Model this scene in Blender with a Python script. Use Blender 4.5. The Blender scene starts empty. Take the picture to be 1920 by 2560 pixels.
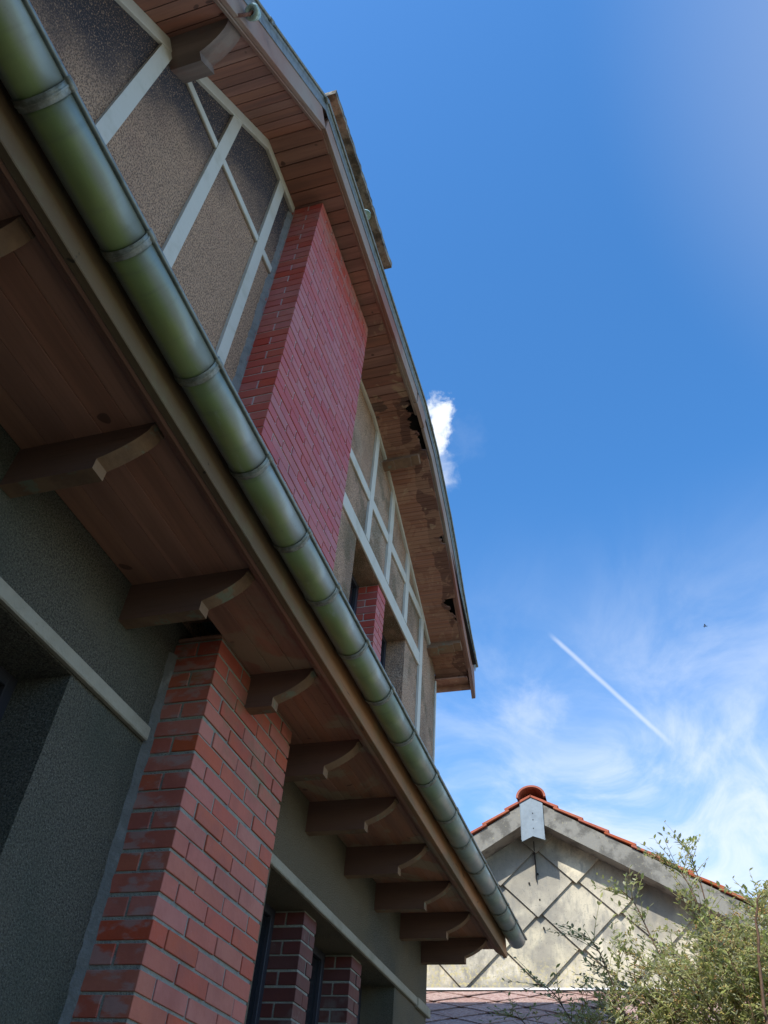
import bpy, math, random
from mathutils import Vector, Matrix
H = 1.6                      # eye height: every z below is measured from the eye, the ground is at -H
sc = bpy.context.scene
# ---------------------------------------------------------------- camera
cd = bpy.data.cameras.new("camera"); cam = bpy.data.objects.new("camera", cd)
sc.collection.objects.link(cam); sc.camera = cam
R0 = Vector((0.95573525, 0.28647679, 0.0670908)); R1 = Vector((-0.15151511, 0.67466286, -0.72240791)); R2 = Vector((-0.25221677, 0.68026544, 0.68820464))
rot = Matrix((R0, -R1, -R2)).transposed()
cam.matrix_world = Matrix.Translation((0, 0, H)) @ rot.to_4x4()
cd.sensor_fit = 'VERTICAL'; cd.sensor_height = 24.0; cd.lens = 24.0 * 1983.6 / 2560.0
cd.clip_start = 0.05; cd.clip_end = 5000
# ---------------------------------------------------------------- light
sun_to = Vector((-0.20, -0.60, 0.70)).normalized()
sd = bpy.data.lights.new("sun", 'SUN'); sun = bpy.data.objects.new("sun", sd); sc.collection.objects.link(sun)
sd.energy = 2.65; sd.angle = math.radians(0.55); sd.color = (1.0, 0.95, 0.87)
sun.rotation_euler = sun_to.to_track_quat('Z', 'Y').to_euler(); sun.location = (0, -5, 20)
EL = math.asin(sun_to.z); AZ = math.atan2(sun_to.x, sun_to.y)
W = bpy.data.worlds.new("World"); sc.world = W; W.use_nodes = True
nt = W.node_tree; nt.nodes.clear()
def nd(nt, t, **k):
    n = nt.nodes.new(t)
    for a, b in k.items(): setattr(n, a, b)
    return n
def math_(nt, op, a, b=None, c=None, clamp=False):
    n = nd(nt, 'ShaderNodeMath', operation=op, use_clamp=clamp)
    for i, v in enumerate((a, b, c)):
        if v is None: continue
        if isinstance(v, (int, float)): n.inputs[i].default_value = v
        else: nt.links.new(v, n.inputs[i])
    return n.outputs[0]
def sstep(nt, v, lo, hi):
    n = nd(nt, 'ShaderNodeMapRange', interpolation_type='SMOOTHSTEP')
    nt.links.new(v, n.inputs[0]); n.inputs[1].default_value = lo; n.inputs[2].default_value = hi
    return n.outputs[0]
def noise_(nt, vec, scale, detail=4, rough=.55, stretch=None, dist=0, rotz=0):
    if stretch or rotz:
        m = nd(nt, 'ShaderNodeMapping'); nt.links.new(vec, m.inputs[0])
        if stretch: m.inputs['Scale'].default_value = stretch
        if rotz: m.inputs['Rotation'].default_value = rotz if isinstance(rotz, tuple) else (0, 0, rotz)
        vec = m.outputs[0]
    n = nd(nt, 'ShaderNodeTexNoise'); nt.links.new(vec, n.inputs['Vector'])
    n.inputs['Scale'].default_value = scale; n.inputs['Detail'].default_value = detail
    n.inputs['Roughness'].default_value = rough; n.inputs['Distortion'].default_value = dist
    return n.outputs[0]
def mix_(nt, f, a, b, blend='MIX'):
    n = nd(nt, 'ShaderNodeMix', data_type='RGBA', blend_type=blend)
    for i, v in ((0, f), (6, a), (7, b)):
        if isinstance(v, (int, float)): n.inputs[i].default_value = v
        elif isinstance(v, tuple): n.inputs[i].default_value = (*v, 1) if len(v) == 3 else v
        else: nt.links.new(v, n.inputs[i])
    return n.outputs[2]
sky = nd(nt, 'ShaderNodeTexSky', sky_type='NISHITA'); sky.sun_disc = False
sky.sun_elevation = EL; sky.sun_rotation = AZ; sky.altitude = 300; sky.air_density = 1.0; sky.dust_density = 0.6; sky.ozone_density = 2.2
tc = nd(nt, 'ShaderNodeTexCoord'); dirv = tc.outputs['Generated']
sep = nd(nt, 'ShaderNodeSeparateXYZ'); nt.links.new(dirv, sep.inputs[0])
def dot_(v):
    n = nd(nt, 'ShaderNodeVectorMath', operation='DOT_PRODUCT'); nt.links.new(dirv, n.inputs[0]); n.inputs[1].default_value = v
    return n.outputs['Value']
# cirrus veils, thick towards the horizon
proj = nd(nt, 'ShaderNodeVectorMath', operation='SCALE'); nt.links.new(dirv, proj.inputs[0])
inv = math_(nt, 'DIVIDE', 1.0, math_(nt, 'MAXIMUM', sep.outputs[2], 0.05)); nt.links.new(inv, proj.inputs['Scale'])
pv = proj.outputs[0]
big = noise_(nt, pv, 1.3, 3, .5, dist=.4)
fine = noise_(nt, pv, 2.6, 9, .62, stretch=(1.2, .7, 1), dist=1.0, rotz=.9)
low = sstep(nt, sep.outputs[2], 0.72, 0.30)
east = sstep(nt, dot_((.55, .80, .2)), 0.50, 0.92)
m1 = math_(nt, 'MULTIPLY', sstep(nt, fine, 0.34, 0.78), math_(nt, 'MULTIPLY', low, math_(nt, 'ADD', .35, east), clamp=True))
m1 = math_(nt, 'MULTIPLY', math_(nt, 'MULTIPLY', m1, sstep(nt, big, .22, .55)), .55)
veil = math_(nt, 'MULTIPLY', math_(nt, 'MULTIPLY', low, east), .30)
thin = math_(nt, 'MULTIPLY', sstep(nt, dot_((.55, .25, .80)), .86, 1.0), .2)
# small cumulus tuft beside the eave, with torn wisps under it
cn = noise_(nt, dirv, 34, 9, .62, dist=.25)
cj = math_(nt, 'SUBTRACT', cn, .5)
def puff(c, r, amp, top, soft=.55):
    lim = 1 - r * r / 2
    v = math_(nt, 'ADD', dot_(c), math_(nt, 'MULTIPLY', cj, r * r * amp))
    return math_(nt, 'MULTIPLY', sstep(nt, v, lim - r * r * .45 * soft, lim + r * r * .8 * soft), top)
puffs = [puff((-0.1642, 0.6059, 0.7784), .020, 2.6, 1.0), puff((-0.1735, 0.6283, 0.7583), .023, 2.6, 1.0), puff((-0.1838, 0.6622, 0.7265), .022, 2.8, .5, 1.2), puff((-0.1067, 0.8612, 0.4969), .032, 2.8, .3, 1.4), puff((-0.1448, 0.6373, 0.7569), .026, 3., .05, 1.3)]
# vapour trail
a = Vector((-0.0691, 0.8201, 0.568)); b = Vector((0.0444, 0.8896, 0.4545)); n_ = a.cross(b).normalized(); t_ = (b - a).normalized()
wob = math_(nt, 'MULTIPLY', math_(nt, 'SUBTRACT', noise_(nt, dirv, 30, 3), .5), .0015)
tl = dot_(tuple(t_)); ta = a.dot(t_); tb = b.dot(t_)
wid = math_(nt, 'ABSOLUTE', math_(nt, 'ADD', dot_(tuple(n_)), wob))
m3 = math_(nt, 'MULTIPLY', sstep(nt, wid, .0042, .0002), math_(nt, 'MULTIPLY', sstep(nt, tl, ta - .012, ta + .012), sstep(nt, tl, tb + .015, tb - .03)))
m3 = math_(nt, 'MULTIPLY', m3, .42)
tot = m1
for m in [veil, thin]: tot = math_(nt, 'ADD', tot, m, clamp=True)
for m in puffs + [m3]: tot = math_(nt, 'ADD', tot, math_(nt, 'MULTIPLY', m, math_(nt, 'SUBTRACT', 1.0, tot)), clamp=True)
tot = math_(nt, 'MINIMUM', tot, .97)
skyc = nd(nt, 'ShaderNodeHueSaturation'); nt.links.new(sky.outputs[0], skyc.inputs['Color']); skyc.inputs['Saturation'].default_value = 1.29
col = mix_(nt, tot, skyc.outputs[0], (3.4, 3.6, 3.9))
bg = nd(nt, 'ShaderNodeBackground'); nt.links.new(col, bg.inputs[0]); bg.inputs[1].default_value = 0.15
wo = nd(nt, 'ShaderNodeOutputWorld'); nt.links.new(bg.outputs[0], wo.inputs[0])
sc.view_settings.view_transform = 'Standard'; sc.view_settings.look = 'None'
sc.view_settings.exposure = 1.04; sc.view_settings.gamma = 1
sc.cycles.max_bounces = 8; sc.cycles.diffuse_bounces = 5
# ---------------------------------------------------------------- materials
def mat(name, base, rough=.85, layers=(), bumps=(), metal=0, spec=.4, island=0, transl=0, joints=None):
    m = bpy.data.materials.new(name); m.use_nodes = True; t = m.node_tree
    bs = t.nodes['Principled BSDF']
    g = nd(t, 'ShaderNodeNewGeometry'); pos = g.outputs['Position']
    c = base
    if island:
        hs = nd(t, 'ShaderNodeHueSaturation'); hs.inputs['Color'].default_value = (*base, 1)
        r = g.outputs['Random Per Island']
        t.links.new(math_(t, 'MULTIPLY_ADD', r, island * 2, 1 - island), hs.inputs['Value'])
        r2 = math_(t, 'FRACT', math_(t, 'MULTIPLY', r, 17.3))
        t.links.new(math_(t, 'MULTIPLY_ADD', r2, .008, .496), hs.inputs['Hue'])
        r3 = math_(t, 'FRACT', math_(t, 'MULTIPLY', r, 41.7))
        t.links.new(math_(t, 'MULTIPLY_ADD', r3, .25, .88), hs.inputs['Saturation'])
        c = hs.outputs[0]
    for L in layers:
        f = noise_(t, pos, L['s'], L.get('d', 5), L.get('r', .6), L.get('st'), L.get('dist', 0), L.get('rot', 0))
        f = sstep(t, f, L.get('lo', .4), L.get('hi', .65))
        for (ax, lo, hi) in L.get('lim', ()):
            sp = nd(t, 'ShaderNodeSeparateXYZ'); t.links.new(pos, sp.inputs[0])
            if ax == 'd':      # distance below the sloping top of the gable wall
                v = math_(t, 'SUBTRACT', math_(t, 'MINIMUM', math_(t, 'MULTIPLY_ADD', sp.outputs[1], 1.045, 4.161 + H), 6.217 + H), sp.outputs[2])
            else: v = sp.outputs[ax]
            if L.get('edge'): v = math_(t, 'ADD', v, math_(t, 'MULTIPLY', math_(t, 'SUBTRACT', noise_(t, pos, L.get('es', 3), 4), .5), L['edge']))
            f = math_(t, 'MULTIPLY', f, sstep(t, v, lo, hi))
        f = math_(t, 'MULTIPLY', f, L.get('a', 1.0))
        c = mix_(t, f, c, L['c'], L.get('b', 'MIX'))
    if isinstance(c, tuple): bs.inputs['Base Color'].default_value = (*c, 1)
    else: t.links.new(c, bs.inputs['Base Color'])
    bs.inputs['Roughness'].default_value = rough; bs.inputs['Metallic'].default_value = metal
    bs.inputs['Specular IOR Level'].default_value = spec
    prev = None
    for (s, st, dist, *ex) in bumps:
        h = noise_(t, pos, s, 3, .6, ex[0] if ex else None)
        bn = nd(t, 'ShaderNodeBump'); t.links.new(h, bn.inputs['Height']); bn.inputs['Strength'].default_value = st; bn.inputs['Distance'].default_value = dist
        if prev: t.links.new(prev, bn.inputs['Normal'])
        prev = bn.outputs[0]
    if prev: t.links.new(prev, bs.inputs['Normal'])
    if transl:
        tr = nd(t, 'ShaderNodeBsdfTranslucent'); mx = nd(t, 'ShaderNodeMixShader'); mx.inputs[0].default_value = transl
        if isinstance(c, tuple): tr.inputs[0].default_value = (*c, 1)
        else: t.links.new(c, tr.inputs[0])
        t.links.new(bs.outputs[0], mx.inputs[1]); t.links.new(tr.outputs[0], mx.inputs[2])
        t.links.new(mx.outputs[0], t.nodes['Material Output'].inputs[0])
    return m
Z = H
M = {}
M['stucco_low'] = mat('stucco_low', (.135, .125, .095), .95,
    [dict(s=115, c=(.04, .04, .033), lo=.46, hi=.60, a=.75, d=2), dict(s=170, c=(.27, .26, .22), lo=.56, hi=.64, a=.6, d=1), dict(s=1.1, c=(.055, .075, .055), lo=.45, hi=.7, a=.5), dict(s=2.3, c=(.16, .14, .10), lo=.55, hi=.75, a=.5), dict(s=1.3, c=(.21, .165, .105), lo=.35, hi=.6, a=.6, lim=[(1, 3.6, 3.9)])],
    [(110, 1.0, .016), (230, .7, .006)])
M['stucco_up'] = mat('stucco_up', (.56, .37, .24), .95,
    [dict(s=1.6, c=(.54, .50, .38), lo=.5, hi=.7, a=.55, lim=[(1, 3.0, 4.2)], d=7),
     dict(s=2.0, c=(.46, .28, .19), lo=.5, hi=.7, a=.5),
     dict(s=125, c=(.13, .09, .065), lo=.45, hi=.58, a=.78, st=(1, 1, .5), d=3),
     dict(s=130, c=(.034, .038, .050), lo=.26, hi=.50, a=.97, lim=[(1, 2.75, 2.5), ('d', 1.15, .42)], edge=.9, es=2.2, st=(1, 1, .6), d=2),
     dict(s=1.7, c=(.15, .105, .065), lo=.5, hi=.64, a=.6, lim=[(1, 3.6, 4.2)], st=(1, 1, .55), d=8),
     dict(s=2.6, c=(.13, .105, .055), lo=.50, hi=.60, a=.65, lim=[(1, 4.2, 4.6)], d=9),
     dict(s=100, c=(.58, .55, .46), lo=.54, hi=.62, a=.5, lim=[(1, 4.2, 5.2)])],
    [(85, 1.0, .016), (190, .7, .006)])
M['trim'] = mat('trim', (.56, .56, .49), .75, [dict(s=5, c=(.42, .42, .33), lo=.5, hi=.75, a=.6), dict(s=26, c=(.36, .35, .28), lo=.63, hi=.74, a=.5), dict(s=2.2, c=(.5, .45, .31), lo=.45, hi=.7, a=.45, lim=[(2, Z + 5.3, Z + 5.8)])], [(22, .35, .006)])
M['trim_low'] = mat('trim_low', (.36, .33, .26), .85, [dict(s=4, c=(.26, .24, .18), lo=.45, hi=.7, a=.8), dict(s=40, c=(.2, .19, .15), lo=.6, hi=.75, a=.5)], [(45, .6, .01)])
M['mortar_smear'] = mat('mortar_smear', (.23, .23, .215), .95, [dict(s=12, c=(.13, .13, .12), lo=.3, hi=.5, a=.9, lim=[(2, Z + 2.3, Z + 2.1)]), dict(s=12, c=(.17, .17, .16), lo=.45, hi=.7)], [(70, .8, .01)])
M['mortar'] = mat('mortar', (.29, .30, .26), .95, [dict(s=15, c=(.20, .20, .19), lo=.45, hi=.7, a=.7), dict(s=7, c=(.25, .30, .16), lo=.45, hi=.62, a=.6, lim=[(2, Z + 1.2, Z + 1.9)])], [(110, .9, .008)])
M['mortar_up'] = mat('mortar_up', (.50, .48, .45), .95, [dict(s=15, c=(.36, .35, .33), lo=.45, hi=.7, a=.7)], [(110, .9, .008)])
M['brick_low'] = mat('brick_low', (.47, .125, .078), .6,
    [dict(s=9, c=(.33, .08, .05), lo=.4, hi=.7, a=.4), dict(s=60, c=(.50, .22, .17), lo=.62, hi=.75, a=.35), dict(s=2.4, c=(.30, .075, .055), lo=.48, hi=.66, a=.5, d=7),
     dict(s=7, c=(.36, .28, .26), lo=.48, hi=.60, a=.6, d=9, st=(1, 1, 2.2), lim=[(0, -1.74 - .003, -1.76)]),
     dict(s=1.2, c=(.43, .15, .08), lo=.3, hi=.7, a=.7, lim=[(2, Z + .75, Z + .1)]),
     dict(s=5, c=(.16, .15, .07), lo=.5, hi=.66, a=.5, lim=[(2, Z + 1.3, Z + 1.95)])],
    [(9, .25, .02), (220, .25, .002)], spec=.5, island=.04)
M['brick_up'] = mat('brick_up', (.45, .095, .07), .42,
    [dict(s=9, c=(.34, .065, .05), lo=.4, hi=.7, a=.4), dict(s=1.8, c=(.30, .065, .05), lo=.5, hi=.68, a=.45, d=8, st=(1, 1, .3)), dict(s=60, c=(.40, .13, .11), lo=.64, hi=.75, a=.3),
     dict(s=9, c=(.42, .30, .26), lo=.56, hi=.7, a=.4, lim=[(2, Z + 5.4, Z + 6.0)]), dict(s=5, c=(.30, .21, .15), lo=.42, hi=.66, a=.55, lim=[(2, Z + 5.85, Z + 6.1)])],
    [(9, .25, .02), (220, .2, .002)], spec=.55, island=.04)
M['brick_shaded'] = mat('brick_shaded', (.12, .038, .032), .6, [dict(s=9, c=(.09, .03, .027), lo=.4, hi=.7, a=.6), dict(s=5, c=(.20, .17, .15), lo=.55, hi=.68, a=.5, d=7)], [(9, .25, .02), (220, .25, .002)], island=.12)  # darker copy of the brick, shade of the window recess put into its colour
def wood(name, base, dark, st, pale=None, lims=None, rough=.7, sc_=1.0, island=.12, stain=.6):
    L = [dict(s=9 * sc_, c=dark, lo=.38, hi=.68, a=.75, st=st, d=6), dict(s=55 * sc_, c=dark, lo=.5, hi=.75, a=.45, st=st, d=4),
         dict(s=9, c=(dark[0] * .45, dark[1] * .45, dark[2] * .45), lo=.735, hi=.76, a=.8, d=1)]
    if pale: L.append(dict(s=1.9, c=pale, lo=.5, hi=.56, a=stain, d=7, dist=.6, **({'lim': lims} if lims else {})))
    return mat(name, base, rough, L, [(60 * sc_, .35, .004, st)], island=island)
M['soffit_low'] = wood('soffit_low', (.40, .20, .135), (.26, .125, .085), (1, .05, 1), (.38, .29, .19), [(1, 2.2, 3.0)], sc_=1.2, stain=.8)
M['soffit_up'] = wood('soffit_up', (.33, .165, .12), (.17, .088, .07), (.06, 1, 1), (.42, .31, .19), [(1, 3.3, 3.9)], stain=.72)
M['soffit_rot'] = mat('soffit_rot', (.36, .185, .125), .8,
    [dict(s=9, c=(.23, .12, .085), lo=.38, hi=.68, a=.6, st=(.06, 1, 1), d=6),
     dict(s=1.5, c=(.15, .075, .055), lo=.30, hi=.31, a=.85, d=2, lim=[(0, -1.725, -1.718)], edge=.30, es=3.2),
     dict(s=4.2, c=(.44, .26, .17), lo=.50, hi=.52, a=.5, d=9, dist=.7),
     dict(s=3.3, c=(.26, .13, .09), lo=.56, hi=.60, a=.5, d=9, dist=.6),
     dict(s=3.1, c=(.08, .055, .045), lo=.54, hi=.57, a=.75, d=8, lim=[(1, 5.35, 5.15)]),
     dict(s=8, c=(.48, .35, .23), lo=.64, hi=.655, a=.6, d=9, dist=.4)], [(50, .4, .004, (.06, 1, 1)), (12, .4, .006)], island=.08)
M['fascia_low'] = mat('fascia_low', (.40, .19, .085), .6,
    [dict(s=7, c=(.26, .135, .065), lo=.38, hi=.66, a=.7, st=(1, .06, 1), d=6), dict(s=45, c=(.13, .075, .04), lo=.55, hi=.75, a=.5, st=(1, .05, 1)),
     dict(s=1.3, c=(.14, .10, .06), lo=.10, hi=.35, a=.92, st=(1, .5, 1), d=6, lim=[(1, 3.6, 2.0)]), dict(s=2.1, c=(.16, .115, .06), lo=.5, hi=.62, a=.7, st=(1, .4, 1), d=7), dict(s=26, c=(.08, .05, .03), lo=.66, hi=.70, a=.8, st=(1, .12, 1), d=3),
     dict(s=14, c=(.04, .03, .02), lo=.70, hi=.74, a=.9, d=2), dict(s=4, c=(.19, .185, .10), lo=.5, hi=.7, a=.5)], [(50, .4, .004, (1, .06, 1))])
M['fascia_up'] = mat('fascia_up', (.30, .17, .125), .75,
    [dict(s=6, c=(.32, .28, .23), lo=.42, hi=.62, a=.8, st=(.6, .08, .08), d=7), dict(s=50, c=(.13, .085, .065), lo=.52, hi=.75, a=.6, st=(1, .06, .06)),
     dict(s=3, c=(.26, .105, .075), lo=.52, hi=.66, a=.8, st=(1, .3, .3), d=5)], [(50, .5, .004, (1, .08, .08))])
M['corbel'] = mat('corbel', (.15, .083, .062), .75,
    [dict(s=8, c=(.12, .072, .06), lo=.38, hi=.68, a=.7, st=(.08, 1, 1), d=6), dict(s=70, c=(.06, .04, .03), lo=.55, hi=.75, a=.5, st=(.06, 1, 1))],
    [(60, .4, .004, (.07, 1, 1))])
M['corbel_under'] = mat('corbel_under', (.235, .145, .085), .8,
    [dict(s=8, c=(.16, .095, .06), lo=.4, hi=.66, a=.8, d=6), dict(s=9, c=(.17, .22, .16), lo=.56, hi=.64, a=.7, d=7), dict(s=30, c=(.28, .20, .11), lo=.6, hi=.75, a=.6)], [(40, .5, .004)])
M['corbel_grey'] = mat('corbel_grey', (.25, .205, .175), .8,
    [dict(s=8, c=(.12, .095, .085), lo=.38, hi=.68, a=.7, st=(.08, 1, 1), d=6), dict(s=5, c=(.22, .11, .085), lo=.5, hi=.7, a=.6)], [(60, .4, .004, (.07, 1, 1))])
M['dark'] = mat('dark', (.02, .018, .016), .9)
M['zinc_green'] = mat('zinc_green', (.36, .40, .38), .40,
    [dict(s=2.2, c=(.20, .25, .19), lo=.40, hi=.62, a=.6, st=(1, .4, 1), d=6),
     dict(s=1.6, c=(.31, .40, .13), lo=.22, hi=.46, a=.85, st=(1, .35, 1), d=6, lim=[(0, -1.276, -1.240), (0, -1.165, -1.200), (1, 6.5, 2.5)], edge=.03, es=6),
     dict(s=9, c=(.15, .175, .14), lo=.50, hi=.70, a=.25, st=(.35, 2.6, .35), d=5),
     dict(s=34, c=(.09, .10, .08), lo=.68, hi=.76, a=.7, d=4), dict(s=22, c=(.50, .53, .50), lo=.60, hi=.74, a=.4, st=(1, .3, 1))],
    [(4.5, .32, .010), (16, .12, .006), (90, .08, .002)], metal=.30, spec=.5)
M['zinc_bead'] = mat('zinc_bead', (.24, .27, .25), .42, [dict(s=20, c=(.11, .13, .12), lo=.42, hi=.7, a=.7), dict(s=70, c=(.36, .38, .36), lo=.6, hi=.75, a=.5)], [(60, .2, .002)], metal=.55)
M['solder'] = mat('solder', (.30, .32, .28), .5, [dict(s=30, c=(.17, .17, .13), lo=.42, hi=.62, a=.8), dict(s=18, c=(.42, .42, .36), lo=.58, hi=.7, a=.6)], [(45, .5, .004)], metal=.4)
M['zinc_pale'] = mat('zinc_pale', (.19, .235, .265), .55, [dict(s=7, c=(.14, .175, .20), lo=.4, hi=.7, a=.8), dict(s=22, c=(.27, .31, .33), lo=.58, hi=.72, a=.5)], [(30, .1, .003)], metal=.35)
M['rust'] = mat('rust', (.22, .10, .065), .8, [dict(s=40, c=(.12, .05, .035), lo=.4, hi=.65)], [(120, .5, .003)])
M['roof_tile'] = mat('roof_tile', (.37, .095, .042), .75, [dict(s=9, c=(.30, .075, .035), lo=.4, hi=.65, a=.8), dict(s=30, c=(.25, .19, .15), lo=.6, hi=.75, a=.5)], [(50, .4, .004)], island=.12)
M['conc'] = mat('conc', (.27, .25, .20), .95, [dict(s=9, c=(.07, .065, .05), lo=.42, hi=.6, a=.9, d=8), dict(s=4, c=(.35, .31, .21), lo=.55, hi=.7, a=.7), dict(s=30, c=(.12, .11, .08), lo=.55, hi=.7, a=.6)], [(25, .8, .02), (90, .6, .006)])
M['glass_dark'] = mat('glass_dark', (.012, .014, .018), .25, spec=.4)
M['frame_dark'] = mat('frame_dark', (.035, .035, .045), .5)
M['white_glass'] = mat('white_glass', (.42, .60, .54), .12, [dict(s=60, c=(.2, .34, .29), lo=.45, hi=.65, a=.6)], spec=.7)
M['fibre'] = mat('fibre', (.60, .545, .41), .9,
    [dict(s=1.1, c=(.24, .225, .19), lo=.40, hi=.54, a=.85, d=9, dist=.3), dict(s=2.7, c=(.20, .19, .165), lo=.52, hi=.62, a=.7, d=9, st=(1, 1, .6)), dict(s=5, c=(.36, .33, .26), lo=.45, hi=.6, a=.5, d=8), dict(s=9, c=(.24, .235, .21), lo=.5, hi=.66, a=.5, st=(2, 1, .5), d=7),
     dict(s=28, c=(.52, .45, .22), lo=.50, hi=.62, a=.8, lim=[(2, Z + 2.85, Z + 2.6)], edge=.45), dict(s=60, c=(.15, .15, .13), lo=.58, hi=.68, a=.6), dict(s=4.5, c=(.42, .17, .06), lo=.74, hi=.78, a=.85)],
    [(30, .25, .004)], island=.16)
M['verge'] = mat('verge', (.25, .24, .205), .95,
    [dict(s=5, c=(.11, .105, .09), lo=.44, hi=.60, a=.8, d=9), dict(s=26, c=(.38, .35, .22), lo=.6, hi=.7, a=.7, d=6), dict(s=70, c=(.36, .35, .32), lo=.6, hi=.72, a=.5)], [(60, .4, .004)])
M['pink_slate'] = mat('pink_slate', (.37, .25, .21), .9,
    [dict(s=24, c=(.26, .15, .13), lo=.45, hi=.62, a=.8, d=7), dict(s=40, c=(.60, .52, .48), lo=.55, hi=.68, a=.7), dict(s=10, c=(.15, .12, .10), lo=.6, hi=.7, a=.7, d=7)], [(50, .5, .006)], island=.08)
M['white'] = mat('white', (.80, .80, .80), .7)
M['fillet_wall'] = mat('fillet_wall', (.40, .36, .29), .9, [dict(s=5, c=(.3, .27, .2))])
M['ground'] = mat('ground', (.22, .18, .12), .95, [dict(s=.8, c=(.13, .14, .06), lo=.5, hi=.6, d=8), dict(s=30, c=(.27, .23, .17), lo=.5, hi=.7, a=.7)], [(40, .5, .03)])
M['leaf'] = mat('leaf', (.37, .42, .14), .42, [dict(s=6, c=(.46, .45, .19), lo=.42, hi=.62, a=.8), dict(s=2, c=(.17, .25, .075), lo=.5, hi=.7, a=.6)], transl=.42, spec=.5, island=.25)
M['leaf_back'] = mat('leaf_back', (.40, .42, .26), .8, transl=.35, island=.15)
M['stem'] = mat('stem', (.17, .10, .065), .8, [dict(s=30, c=(.09, .055, .035))])
M['twig'] = mat('twig', (.42, .42, .20), .7, [dict(s=12, c=(.25, .19, .10), lo=.45, hi=.6)])
M['berry'] = mat('berry', (.40, .33, .12), .6, [dict(s=9, c=(.33, .17, .07), lo=.5, hi=.6)], island=.2)
M['bird'] = mat('bird', (.03, .03, .035), .7)
# ---------------------------------------------------------------- mesh helpers
class MB:
    def __init__(s): s.v = []; s.f = []; s.m = []; s.sm = []
    def add(s, vs, fs, mi=0, smooth=False):
        o = len(s.v); s.v += [tuple(v) for v in vs]
        for f in fs: s.f.append(tuple(i + o for i in f)); s.m.append(mi); s.sm.append(smooth)
    def box(s, x0, x1, y0, y1, z0, z1, mi=0):
        s.add([(x, y, z) for x in (x0, x1) for y in (y0, y1) for z in (z0, z1)],
              [(0, 1, 3, 2), (4, 6, 7, 5), (0, 4, 5, 1), (2, 3, 7, 6), (0, 2, 6, 4), (1, 5, 7, 3)], mi)
    def prism(s, pts, axis, a, b, mi=0, side=None):
        n = len(pts)
        def P(p, t): return (t, p[0], p[1]) if axis == 'x' else ((p[0], t, p[1]) if axis == 'y' else (p[0], p[1], t))
        s.add([P(p, a) for p in pts] + [P(p, b) for p in pts], [tuple(range(n))[::-1], tuple(range(n, 2 * n))], mi)
        for i in range(n):
            j = (i + 1) % n
            m_ = side(i) if side else mi
            s.add([P(pts[i], a), P(pts[j], a), P(pts[j], b), P(pts[i], b)], [(0, 1, 2, 3)], m_)
    def sweep(s, path, sec, mi=0, closed=True, smooth=False, caps=True):
        # path: points (x,y,z); section: (dx, dn) with n the normal of the path inside the y-z plane
        rings = []
        for i, p in enumerate(path):
            def nrm(a, b):
                t = Vector((0, b[1] - a[1], b[2] - a[2])).normalized(); return Vector((0, -t.z, t.y))
            if i == 0: n = nrm(path[0], path[1]); k = 1
            elif i == len(path) - 1: n = nrm(path[-2], path[-1]); k = 1
            else:
                n1 = nrm(path[i - 1], p); n2 = nrm(p, path[i + 1]); n = (n1 + n2).normalized(); k = 1 / max(.5, n.dot(n1))
            rings.append([(p[0] + dx, p[1] + n.y * dn * k, p[2] + n.z * dn * k) for dx, dn in sec])
        m = len(sec); vs = [v for r in rings for v in r]; fs = []
        for i in range(len(path) - 1):
            for j in range(m if closed else m - 1):
                k = (j + 1) % m; fs.append((i * m + j, i * m + k, (i + 1) * m + k, (i + 1) * m + j))
        if caps and closed: fs += [tuple(range(m))[::-1], tuple(range((len(path) - 1) * m, len(path) * m))]
        s.add(vs, fs, mi, smooth)
    def tube(s, pts, rad, n=6, mi=0):
        pts = [Vector(p) for p in pts]; rs = rad if isinstance(rad, (list, tuple)) else [rad] * len(pts)
        vs = []; up = Vector((0.13, .31, .94))
        for i, p in enumerate(pts):
            t = (pts[min(i + 1, len(pts) - 1)] - pts[max(i - 1, 0)]).normalized()
            u = t.cross(up)
            if u.length < .05: u = t.cross(Vector((1, 0, 0)))
            u.normalize(); w = t.cross(u)
            vs += [p + (u * math.cos(2 * math.pi * j / n) + w * math.sin(2 * math.pi * j / n)) * rs[i] for j in range(n)]
        fs = [(i * n + j, i * n + (j + 1) % n, (i + 1) * n + (j + 1) % n, (i + 1) * n + j) for i in range(len(pts) - 1) for j in range(n)]
        fs += [tuple(range(n))[::-1], tuple(range((len(pts) - 1) * n, len(pts) * n))]
        s.add(vs, fs, mi, True)
    def torus(s, c, axis, R, r, n=20, k=8, mi=0):
        axis = Vector(axis).normalized(); u = axis.cross(Vector((.3, .2, .9))).normalized(); w = axis.cross(u); c = Vector(c)
        vs = []
        for i in range(n):
            a = 2 * math.pi * i / n; d = u * math.cos(a) + w * math.sin(a)
            for j in range(k):
                b = 2 * math.pi * j / k; vs.append(c + d * (R + r * math.cos(b)) + axis * r * math.sin(b))
        s.add(vs, [(i * k + j, ((i + 1) % n) * k + j, ((i + 1) % n) * k + (j + 1) % k, i * k + (j + 1) % k) for i in range(n) for j in range(k)], mi, True)
    def build(s, name, mats, parent=None, bevel=0, origin=None):
        me = bpy.data.meshes.new(name); o = Vector(origin) if origin else Vector((0, 0, 0))
        me.from_pydata([(v[0] - o.x, v[1] - o.y, v[2] - o.z + (0 if origin else H)) for v in s.v], [], s.f)
        for m in (mats if isinstance(mats, (list, tuple)) else [mats]): me.materials.append(M[m])
        me.polygons.foreach_set('material_index', s.m); me.polygons.foreach_set('use_smooth', s.sm); me.update()
        ob = bpy.data.objects.new(name, me); sc.collection.objects.link(ob)
        if origin: ob.location = (o.x, o.y, o.z + H)
        if parent is not None:
            ob.parent = parent
            ob.location = ob.location - world_loc(parent)
        if bevel:
            b = ob.modifiers.new('bevel', 'BEVEL'); b.width = bevel; b.segments = 1; b.limit_method = 'ANGLE'
        return ob
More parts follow.
